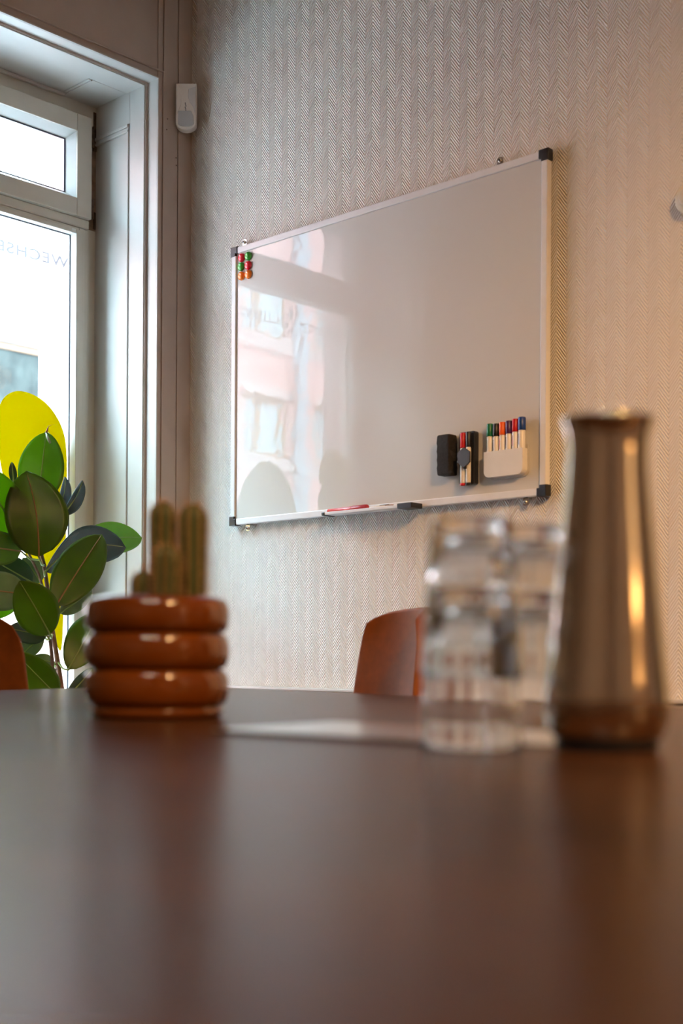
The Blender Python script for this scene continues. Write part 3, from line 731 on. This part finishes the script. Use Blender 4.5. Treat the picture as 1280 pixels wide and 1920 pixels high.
# ------------------------------------------------------------------ table
TZ0 = 0.75
tp = [(0.0, 2.66), (.27, 2.33), (.534, 2.01), (.85, 1.62), (1.2, 1.15), (1.38, .7), (1.25, .1), (.8, -.45), (.2, -.6), (-.45, -.35), (-.8, .25), (-.93, .95), (-.90, 1.6), (-.82, 2.2), (-.72, 2.62), (-.60, 2.87), (-.44, 3.00), (-.29, 2.975), (-.15, 2.84)]
tpw = [cam2w(a, z) for a, z in tp]
tcx, tcy = cam2w(.2, 1.2)
tb_ = thing('conference_table', (tcx, tcy, 0), 'dark walnut conference table filling the foreground', 'table')
part('table_top', prism(smooth_closed(tpw, 8), XY, TZ0 - .028, TZ0, .003), M_TABLE, tb_)
for (a, z) in ((-.35, 2.3), (.25, 1.9), (-.45, .4), (.65, .3)):
    x_, y_ = cam2w(a, z); part('leg', BX((x_ - .035, y_ - .035, 0), (x_ + .035, y_ + .035, TZ0 - .028), .004), M_LEG, tb_)
# aluminium cable flap let into the top
f0, f1 = onZ(416, 1361, TZ0), onZ(800, 1380, TZ0)
dv = Vector((f1.x - f0.x, f1.y - f0.y, 0)).normalized(); nv = Vector((-dv.y, dv.x, 0))
ln_ = 0.46; c0 = Vector((f0.x, f0.y, 0))
def flap(u, v, d): p = c0 + dv * u + nv * v; return (p.x, p.y, d)
M_FLAP = mat('brushed_aluminium', (0.72, 0.74, 0.76), 0.16, 1.0, noise=.03)
part('cable_flap', prism(rrect(0.075, 0.37, -.105, .105, .006), flap, TZ0 + .0002, TZ0 + .004, .001), M_FLAP, tb_)['label'] = 'brushed metal cable flap'

# ------------------------------------------------------------------ chairs
def make_chair(cx0, cy0, ang, label, htop=.925):
    t_ = thing('conference_chair', (cx0, cy0, 0), label, 'chair', 'cognac leather chairs at the table'); t_.rotation_euler = (0, 0, ang)
    def loc(bm, name, m, root=t_, smooth=True): return me_obj(name, bm, m, root, smooth)
    # backrest: curved padded shell; local -Y is the front
    bm = bmesh.new(); nu, nv_ = 18, 14; G = {}
    for side in (0, 1):
        for j in range(nv_ + 1):
            v = j / nv_; z = .47 + (htop - .47) * v
            hwid = .225 - .045 * v
            if v > .86: hwid *= math.sqrt(max(0.0, 1 - ((v - .86) / .14) ** 2 * .22))
            for i in range(nu + 1):
                u = -1 + 2 * i / nu
                y = .20 + .05 * v - .085 * u * u + (0.019 if side else -0.019) * (1 - .35 * abs(u) ** 6)
                zz = z - (.012 * u * u + .022 * abs(u) ** 5) * (1 if v > .8 else v)
                G[side, j, i] = bm.verts.new((u * hwid, y, zz))
    for side in (0, 1):
        for j in range(nv_):
            for i in range(nu):
                q_ = (G[side, j, i], G[side, j, i + 1], G[side, j + 1, i + 1], G[side, j + 1, i])
                bm.faces.new(q_ if side == 0 else tuple(reversed(q_)))
    for i in range(nu):
        bm.faces.new((G[0, nv_, i], G[0, nv_, i + 1], G[1, nv_, i + 1], G[1, nv_, i])); bm.faces.new((G[1, 0, i], G[1, 0, i + 1], G[0, 0, i + 1], G[0, 0, i]))
    for j in range(nv_):
        bm.faces.new((G[1, j, 0], G[0, j, 0], G[0, j + 1, 0], G[1, j + 1, 0])); bm.faces.new((G[0, j, nu], G[1, j, nu], G[1, j + 1, nu], G[0, j + 1, nu]))
    bmesh.ops.recalc_face_normals(bm, faces=bm.faces)
    o_ = loc(bm, 'backrest', M_LEATHER)
    md = o_.modifiers.new('b', 'BEVEL'); md.width = .008; md.segments = 3; md.limit_method = 'ANGLE'; md.angle_limit = math.radians(50)
    loc(prism(rrect(-.225, .225, -.22, .22, .07), XY, .42, .485, .015), 'seat', M_LEATHER, smooth=False)
    for sx in (-1, 1):
        for sy in (-1, 1):
            b_ = bmesh.new(); tube(b_, [(sx * .16, sy * .15, .425), (sx * .22, sy * .21, .0)], [.014, .009], 10); loc(b_, 'leg', M_LEG)
    b_ = bmesh.new(); box(b_, (-.17, -.16, .405), (.17, .16, .421), .003); loc(b_, 'seat_frame', M_LEG, smooth=False)
    return t_
# chair on the far side beside the papered wall
e_dir = Vector((*cam2w(-.6, .8), 0)) - Vector((*cam2w(0, 0), 0))
def chair_origin(px, z, deg):
    p = at(px, 1200, z); a = math.radians(deg)
    return p.x + .2 * math.sin(a), p.y - .2 * math.cos(a), a
ox, oy, oa = chair_origin(762, 3.0, -28)
make_chair(ox, oy, oa, 'cognac leather chair between the table and the wall, under the whiteboard', .942)
ox, oy, oa = chair_origin(-118, 2.85, 62)
make_chair(ox, oy, oa, 'cognac leather chair at the left edge, in front of the rubber plant', .925)

# ------------------------------------------------------------------ carafe
pc = onZ(1137, 1413, TZ0); vd = Vector((pc.x - CAM.x, pc.y - CAM.y, 0)).normalized()
cc = Vector((pc.x, pc.y, TZ0)) + vd * .046
zc_ = (cc - CAM).dot(FWD); k_ = zc_ / F_PX
def zpx(y): return (PY0 + 3 - y) * k_ + CAM.z - TZ0
prof = [(0.0001, .012), (.044, .010), (.0475, .014), (.0515, .024), (.0535, .036), (.0532, .05)]
for y, wpx in ((1280, 234), (1200, 218), (1100, 198), (1000, 179), (930, 166), (880, 158), (845, 155), (825, 158), (805, 168), (793, 177), (788, 181)):
    prof.append((wpx / 2 * k_ * .985, zpx(y)))
ht_ = zpx(788)
inner = [(prof[-1][0] - .0015, ht_ - .0004)] + [(r - .0018, z) for r, z in reversed(prof[6:-1])] + [(.040, .04), (.0001, .035)]
cr = thing('carafe', tuple(cc), 'tall smoked steel water carafe with a flared rim, right of the glasses', 'carafe')
def Z(pr): return [(r, z) for r, z in pr]
bm = lathe(Z(prof) + inner, (cc.x, cc.y, cc.z), 72); part('body', bm, M_CARAFE, cr, True)
part('base_ring', lathe([(.0001, 0), (.041, 0), (.0432, .003), (.0435, .011), (.0001, .0115)], tuple(cc), 56), M_BLACKP, cr, False)['label'] = 'black rubber base ring'

# ------------------------------------------------------------------ stacked tumblers
def tumbler(cx0, cy0, z, label, ro=.0440, rb=.0350, h=.137):
    t_ = thing('tumbler', (cx0, cy0, z), label, 'glass', 'upturned glasses beside the carafe')
    th = .0022
    def rf(r, a, zz, j):
        # vertical flutes on the outside of the body
        if 1 <= j <= 7 and r > .01: return r * (1 + .010 * math.cos(18 * a))
        return r
    # upside down: rim at z=0, base at z=h
    outer = [(ro - .001, 0.0), (ro, .002), (ro - (ro - rb) * .08, .012), (ro - (ro - rb) * .3, .042), (ro - (ro - rb) * .6, .080), (ro - (ro - rb) * .9, h - .014), (rb, h - .005), (rb - .002, h - .001), (rb - .006, h), (.0001, h - .0006)]
    inn = [(.0001, h - .014), (rb - .010, h - .014), (rb - .0045, h - .018), (ro - (ro - rb) * .6 - th, .080), (ro - (ro - rb) * .3 - th, .042), (ro - th, .008), (ro - th, .001), (ro - .001, 0.0)]
    part('glass_body', lathe(outer + inn, (cx0, cy0, z), 72, rfun=rf), M_GLASS, t_, True)
    return t_
pg = onZ(873, 1408, TZ0); g1 = Vector((pg.x, pg.y, 0)) + vd * .044
pg2 = onZ(990, 1398, TZ0); g2 = Vector((pg2.x, pg2.y, 0)) + vd * .045
tumbler(g1.x, g1.y, TZ0 + .0002, 'lower glass of the left upturned stack')
tumbler(g1.x, g1.y, TZ0 + .0600, 'upper glass of the left upturned stack')
tumbler(g2.x, g2.y, TZ0 + .0002, 'lower glass of the right upturned stack, half behind the carafe')
tumbler(g2.x, g2.y, TZ0 + .0600, 'upper glass of the right upturned stack, half behind the carafe')

# ------------------------------------------------------------------ cactus in ringed pot
pp = onZ(294, 1350, TZ0); v2 = Vector((pp.x - CAM.x, pp.y - CAM.y, 0)).normalized()
pc2 = Vector((pp.x, pp.y, TZ0 + .0008)) + v2 * .078
kz = (pc2 - CAM).dot(FWD) / F_PX
ct = thing('potted_cactus', tuple(pc2), 'clustered column cactus in an amber glazed pot of stacked rings', 'potted plant')
pf = [(.0001, 0.0), (.078, 0), (.0815, .003), (.083, .010)]
RR = .0835
for c_, a_ in ((.0365, .0235), (.0815, .0235), (.1255, .0225)):
    for k in range(13):
        t = -PI / 2 + PI * k / 12
        if k in (0, 12): pf.append((RR - .006, c_ + a_ * .96 * math.sin(t)))
        else: pf.append((RR - .0105 + .0165 * max(0, math.cos(t)) ** .5, c_ + a_ * .96 * math.sin(t)))
RIMZ = .1485
pf += [(RR - .008, RIMZ), (RR - .012, RIMZ - .001), (RR - .014, RIMZ - .02), (RR - .015, .04), (.0001, .035)]
part('pot', lathe(pf, tuple(pc2), 80), M_CERAMIC, ct, True)
part('soil', lathe([(RR - .0145, RIMZ - .018), (RR * .5, RIMZ - .012), (.0001, RIMZ - .010)], tuple(pc2), 40), M_SOIL, ct, True)
def cactus_mat():
    m, nt, p = new_mat('cactus_skin'); p.inputs['Roughness'].default_value = .6
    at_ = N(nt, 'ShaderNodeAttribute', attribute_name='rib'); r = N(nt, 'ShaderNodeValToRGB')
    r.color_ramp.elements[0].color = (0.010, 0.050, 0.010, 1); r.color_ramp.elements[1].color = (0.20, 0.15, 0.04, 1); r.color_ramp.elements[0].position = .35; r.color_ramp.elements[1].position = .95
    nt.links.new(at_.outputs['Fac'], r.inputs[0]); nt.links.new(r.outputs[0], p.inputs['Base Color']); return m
M_CACT = cactus_mat(); M_SPINE = mat('cactus_spines', (0.60, 0.36, 0.19), .6)
def cactus(px, ytop, wpx, doff, ribs=8, ph=0.0):
    base = pc2 + RGT * ((px - 294) * kz) + FWD * doff; base.z = TZ0 + RIMZ - .014
    R_ = wpx / 2 * kz * .99; H = at(px, ytop, pc2_d + doff).z - base.z
    prf = []
    for k in range(15): prf.append((R_ * (.90 + .10 * k / 14), (H - R_ * 1.15) * k / 14))
    for k in range(1, 11): a = PI / 2 * k / 10; prf.append((max(R_ * math.cos(a), .0002), H - R_ * 1.15 + R_ * 1.15 * math.sin(a)))
    n = ribs * 8
    f = lambda a: 1 - .24 * (1 - abs(math.cos(ribs * a / 2 + ph))) ** .8
    bm = lathe(prf, tuple(base), n, rfun=lambda r, a, z, j: r * f(a))
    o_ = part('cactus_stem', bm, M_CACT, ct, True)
    attr = o_.data.attributes.new('rib', 'FLOAT', 'POINT')
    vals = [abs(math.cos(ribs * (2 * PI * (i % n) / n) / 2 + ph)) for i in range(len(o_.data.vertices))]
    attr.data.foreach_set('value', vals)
    sb = bmesh.new()
    for rib in range(ribs):
        a = (2 * PI * rib / ribs) - 2 * ph / ribs
        zz = .004
        while zz < H + .002:
            if zz < H - R_ * 1.15: r = R_ * (.9 + .1 * zz / (H - R_ * 1.15)); nz_ = .1
            else:
                s = min(1, (zz - (H - R_ * 1.15)) / (R_ * 1.15)); r = R_ * math.sqrt(max(0, 1 - s * s)); nz_ = s
            c0_ = base + Vector((r * math.cos(a), r * math.sin(a), min(zz, H)))
            for q in range(6):
                dr = Vector((math.cos(a + random.uniform(-.9, .9)), math.sin(a + random.uniform(-.9, .9)), nz_ * 1.5 + random.uniform(-.6, .7))).normalized()
                L_ = random.uniform(.005, .0105); sd = dr.orthogonal().normalized() * .00035; s2_ = dr.cross(sd)
                v_ = [sb.verts.new(c0_ + sd), sb.verts.new(c0_ - sd * .5 + s2_ * .9), sb.verts.new(c0_ - sd * .5 - s2_ * .9), sb.verts.new(c0_ + dr * L_)]
                for tri in ((0, 1, 3), (1, 2, 3), (2, 0, 3)): sb.faces.new([v_[t] for t in tri])
            zz += .0055
    so = part('spines', sb, M_SPINE, o_); so['kind'] = 'stuff'
pc2_d = (pc2 - CAM).dot(FWD)
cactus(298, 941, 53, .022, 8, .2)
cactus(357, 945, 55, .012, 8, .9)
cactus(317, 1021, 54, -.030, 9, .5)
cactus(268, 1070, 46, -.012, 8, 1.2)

# ------------------------------------------------------------------ rubber plant by the window
base_p = Vector((0.19, -0.50, 0.0))
rp = thing('rubber_plant', tuple(base_p), 'leafy rubber plant with broad oval leaves standing before the window', 'potted plant')
part('planter', lathe([(.0001, 0), (.11, 0), (.125, .03), (.15, .27), (.15, .29), (.14, .29), (.135, .25), (.0001, .25)], tuple(base_p), 40), M_PLANTER, rp, True)
part('soil', lathe([(.136, .255), (.07, .265), (.0001, .268)], tuple(base_p), 30), M_SOIL, rp)
XP = 0.10
def P(x, y, X=XP): return onX(x, y, X)
def stem(pts, r0, r1):
    b_ = bmesh.new(); n = len(pts); tube(b_, pts, [r0 + (r1 - r0) * i / (n - 1) for i in range(n)], 10); part('stem', b_, M_STEM, rp, True)
stem([base_p + Vector((0, .02, .25)), P(117, 1300), P(108, 1240), P(98, 1180), P(90, 1110), P(83, 1060), P(72, 1020), P(66, 960), P(70, 900)], .008, .0045)
stem([base_p + Vector((-.02, 0, .25)), P(103, 1300, .06), P(98, 1240, .06), P(93, 1190, .07), P(84, 1130, .08)], .0065, .005)
stem([base_p + Vector((.01, -.03, .25)), P(110, 1300, .02), P(104, 1220, .02), P(92, 1140, .0), P(72, 1075, .0), P(50, 1030, .0)], .0055, .004)
def leaf(bx, by, tx, ty, wpx, X0, m, X1=None, bend=.06, fold=.12, roll=0.0, rib=None, tw=0.0, plump=.82, sharp=1.0):
    X1 = X0 if X1 is None else X1
    B, T = P(bx, by, X0), P(tx, ty, X1)
    mid = (B + T) / 2; dz = (mid - CAM).dot(FWD)
    d = T - B; L = d.length; d.normalize()
    view = (CAM - mid).normalized(); s = d.cross(view).normalized()
    s = Matrix.Rotation(roll, 3, d) @ s; n = s.cross(d)
    w = wpx / F_PX * dz / 2 / max(.35, math.cos(roll))
    bm = bmesh.new(); uvl = bm.loops.layers.uv.new('uv'); nv_, nu = 18, 10; G = []
    def W_(v):
        a = (v ** (plump * .9 + .1)) * PI
        return w * max(0.0, math.sin(a)) ** (.62) * (1 if v < .93 else max(.0, 1 - (v - .93) / .07 * .35 * sharp))
    def ctr(v): return B + d * (L * v) + n * (bend * L * math.sin(PI * v)) + s * (tw * w * math.sin(PI * v))
    for j in range(nv_ + 1):
        v = j / nv_; row = []
        for i in range(nu + 1):
            u = -1 + 2 * i / nu
            row.append(bm.verts.new(ctr(v) + s * (W_(v) * u) + n * (W_(v) * (fold * abs(u) - .10 * fold * math.sin(9 * v + 3 * u))) + n * (.02 * w * math.sin(7 * v + u * 2))))
        G.append(row)
    for j in range(nv_):
        for i in range(nu):
            f = bm.faces.new((G[j][i], G[j][i + 1], G[j + 1][i + 1], G[j + 1][i]))
            for lp, (uu, vv) in zip(f.loops, ((i, j), (i + 1, j), (i + 1, j + 1), (i, j + 1))): lp[uvl].uv = (vv / nv_ - abs(uu / nu - .5) * .8, uu / nu)
    bmesh.ops.remove_doubles(bm, verts=bm.verts, dist=1e-5)
    o_ = part('leaf', bm, m, rp, True)
    sd = o_.modifiers.new('s', 'SOLIDIFY'); sd.thickness = .0009; sd.offset = 0
    rb_ = bmesh.new(); tube(rb_, [ctr(k / 10 * .97) + n * .0006 for k in range(11)], [.0027 * (1 - .75 * k / 10) + .0003 for k in range(11)], 6)
    part('midrib', rb_, rib or M_RIBG, o_, True)
    # petiole to the nearest stem
    return B
def petiole(a, b):
    b_ = bmesh.new(); m_ = (a + b) / 2 + Vector((0, 0, -.01)); tube(b_, [a, m_, b], [.0028, .003, .0034], 6); part('petiole', b_, M_RIBG, rp, True)
LV = [
    (73, 1044, 49, 883, 117, .24, L_MID, dict(X1=.20, rib=M_RIB, bend=.05, tw=.10, plump=.85, roll=.1), (83, 1060)),
    (72, 945, 87, 809, 84, .10, L_BRIGHT, dict(X1=.08, bend=.04, fold=.2, roll=-.15), (70, 960)),
    (30, 1000, -38, 872, 88, .16, L_BRIGHT, dict(X1=.16, bend=.04, rib=M_RIBG), (68, 1010)),
    (104, 1137, 191, 1002, 84, .22, L_MID, dict(X1=.20, rib=M_RIB, bend=.04, roll=-.1, plump=.9), (93, 1150)),
    (94, 1190, 36, 1089, 84, .25, L_MID, dict(X1=.25, bend=.05, plump=.95, roll=.15), (98, 1190)),
    (84, 1072, 236, 1026, 74, .15, L_BLUE, dict(X1=.10, bend=-.08, tw=-.55, fold=.25, roll=.35, plump=1.2), (84, 1075)),
    (130, 1030, 266, 1008, 62, .06, L_BRIGHT, dict(X1=.02, bend=.04, roll=-.2, tw=-.2, plump=1.1), (86, 1070)),
    (128, 1256, 186, 1150, 70, .17, L_MID, dict(X1=.15, bend=.05, plump=1.0), (108, 1240)),
    (40, 1034, -70, 1018, 64, .18, L_MID, dict(bend=.03, rib=M_RIB), (72, 1050)),
    (60, 1092, -30, 1040, 56, .05, L_DARK, dict(X1=.05, rib=M_RIBG), (88, 1110)),
    (48, 1114, -70, 1100, 74, .12, L_GREY, dict(bend=.03, rib=M_RIB), (90, 1120)),
    (34, 1122, -40, 1160, 40, .02, L_BRIGHT, dict(), (88, 1110)),
    (76, 1092, 42, 1046, 40, -.02, L_GREY, dict(roll=.4), (88, 1100)),
    (88, 1192, 14, 1178, 44, .10, L_DARK, dict(bend=-.05), (97, 1195)),
    (80, 1192, 26, 1240, 36, .04, L_GREY, dict(X1=.0), (97, 1195)),
    (102, 1242, 54, 1236, 26, .04, L_GREY, dict(roll=.2), (104, 1245)),
    (106, 1304, 26, 1222, 62, .20, L_MID, dict(X1=.20, bend=.06), (112, 1290)),
    (110, 1296, 82, 1240, 30, .0, L_GREY, dict(), (112, 1290)),
    (108, 960, 122, 894, 22, .02, L_BLUE, dict(roll=.7, X1=-.05, fold=.5), (70, 960)),
    (118, 965, 155, 901, 24, .04, L_BLUE, dict(roll=.7, X1=.0, fold=.5), (70, 970)),
    (112, 1150, 172, 1106, 34, .06, L_GREY, dict(roll=.2), (95, 1160)),
    (126, 1306, 174, 1252, 26, .10, L_DARK, dict(roll=.3), (115, 1290)),
    (26, 905, 22, 866, 15, .08, L_DARK, dict(), (66, 960)),
    (60, 1165, 40, 1200, 34, .02, L_DARK, dict(roll=.2), (92, 1170)),
]
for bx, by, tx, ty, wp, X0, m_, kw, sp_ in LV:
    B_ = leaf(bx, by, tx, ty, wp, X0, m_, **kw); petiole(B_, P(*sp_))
b_ = bmesh.new(); tube(b_, [P(86, 812, .085), P(89, 806, .09), P(90.5, 799, .095), P(97, 796.5, .10), P(104, 797, .10)], [.0035, .0028, .001, .0003, .0002], 7); part('leaf_sheath', b_, M_SHEATH, rp, True)
b_ = bmesh.new(); tube(b_, [P(86, 812, .10), P(90, 822, .115), P(94, 831, .12)], [.002, .0042, .0038], 6); part('leaf_sheath', b_, mat('pale_leaf_sheath', (0.30, 0.36, 0.22), .5), rp, True)

# ------------------------------------------------------------------ unseen floor lamp, invented as a warm source beyond the right edge
fl = thing('added_floor_lamp', (4.45, -1.75, 0), 'invented floor lamp with a pale drum shade, unseen right of the table', 'lamp')
part('base', lathe([(.0001, 0), (.15, 0), (.15, .02), (.02, .03), (.0001, .03)], (4.45, -1.75, 0), 32), M_LEG, fl)
part('pole', lathe([(.011, .02), (.011, 1.30)], (4.45, -1.75, 0), 12), M_LEG, fl, True)
mm, nt_, pp_ = new_mat('lamp_shade'); pp_.inputs['Base Color'].default_value = (.8, .7, .55, 1)
pp_.inputs['Emission Color'].default_value = (1.0, .55, .2, 1); pp_.inputs['Emission Strength'].default_value = 0.9
part('lamp_shade', lathe([(.20, 1.22), (.17, 1.62)], (4.45, -1.75, 0), 40), mm, fl, True)
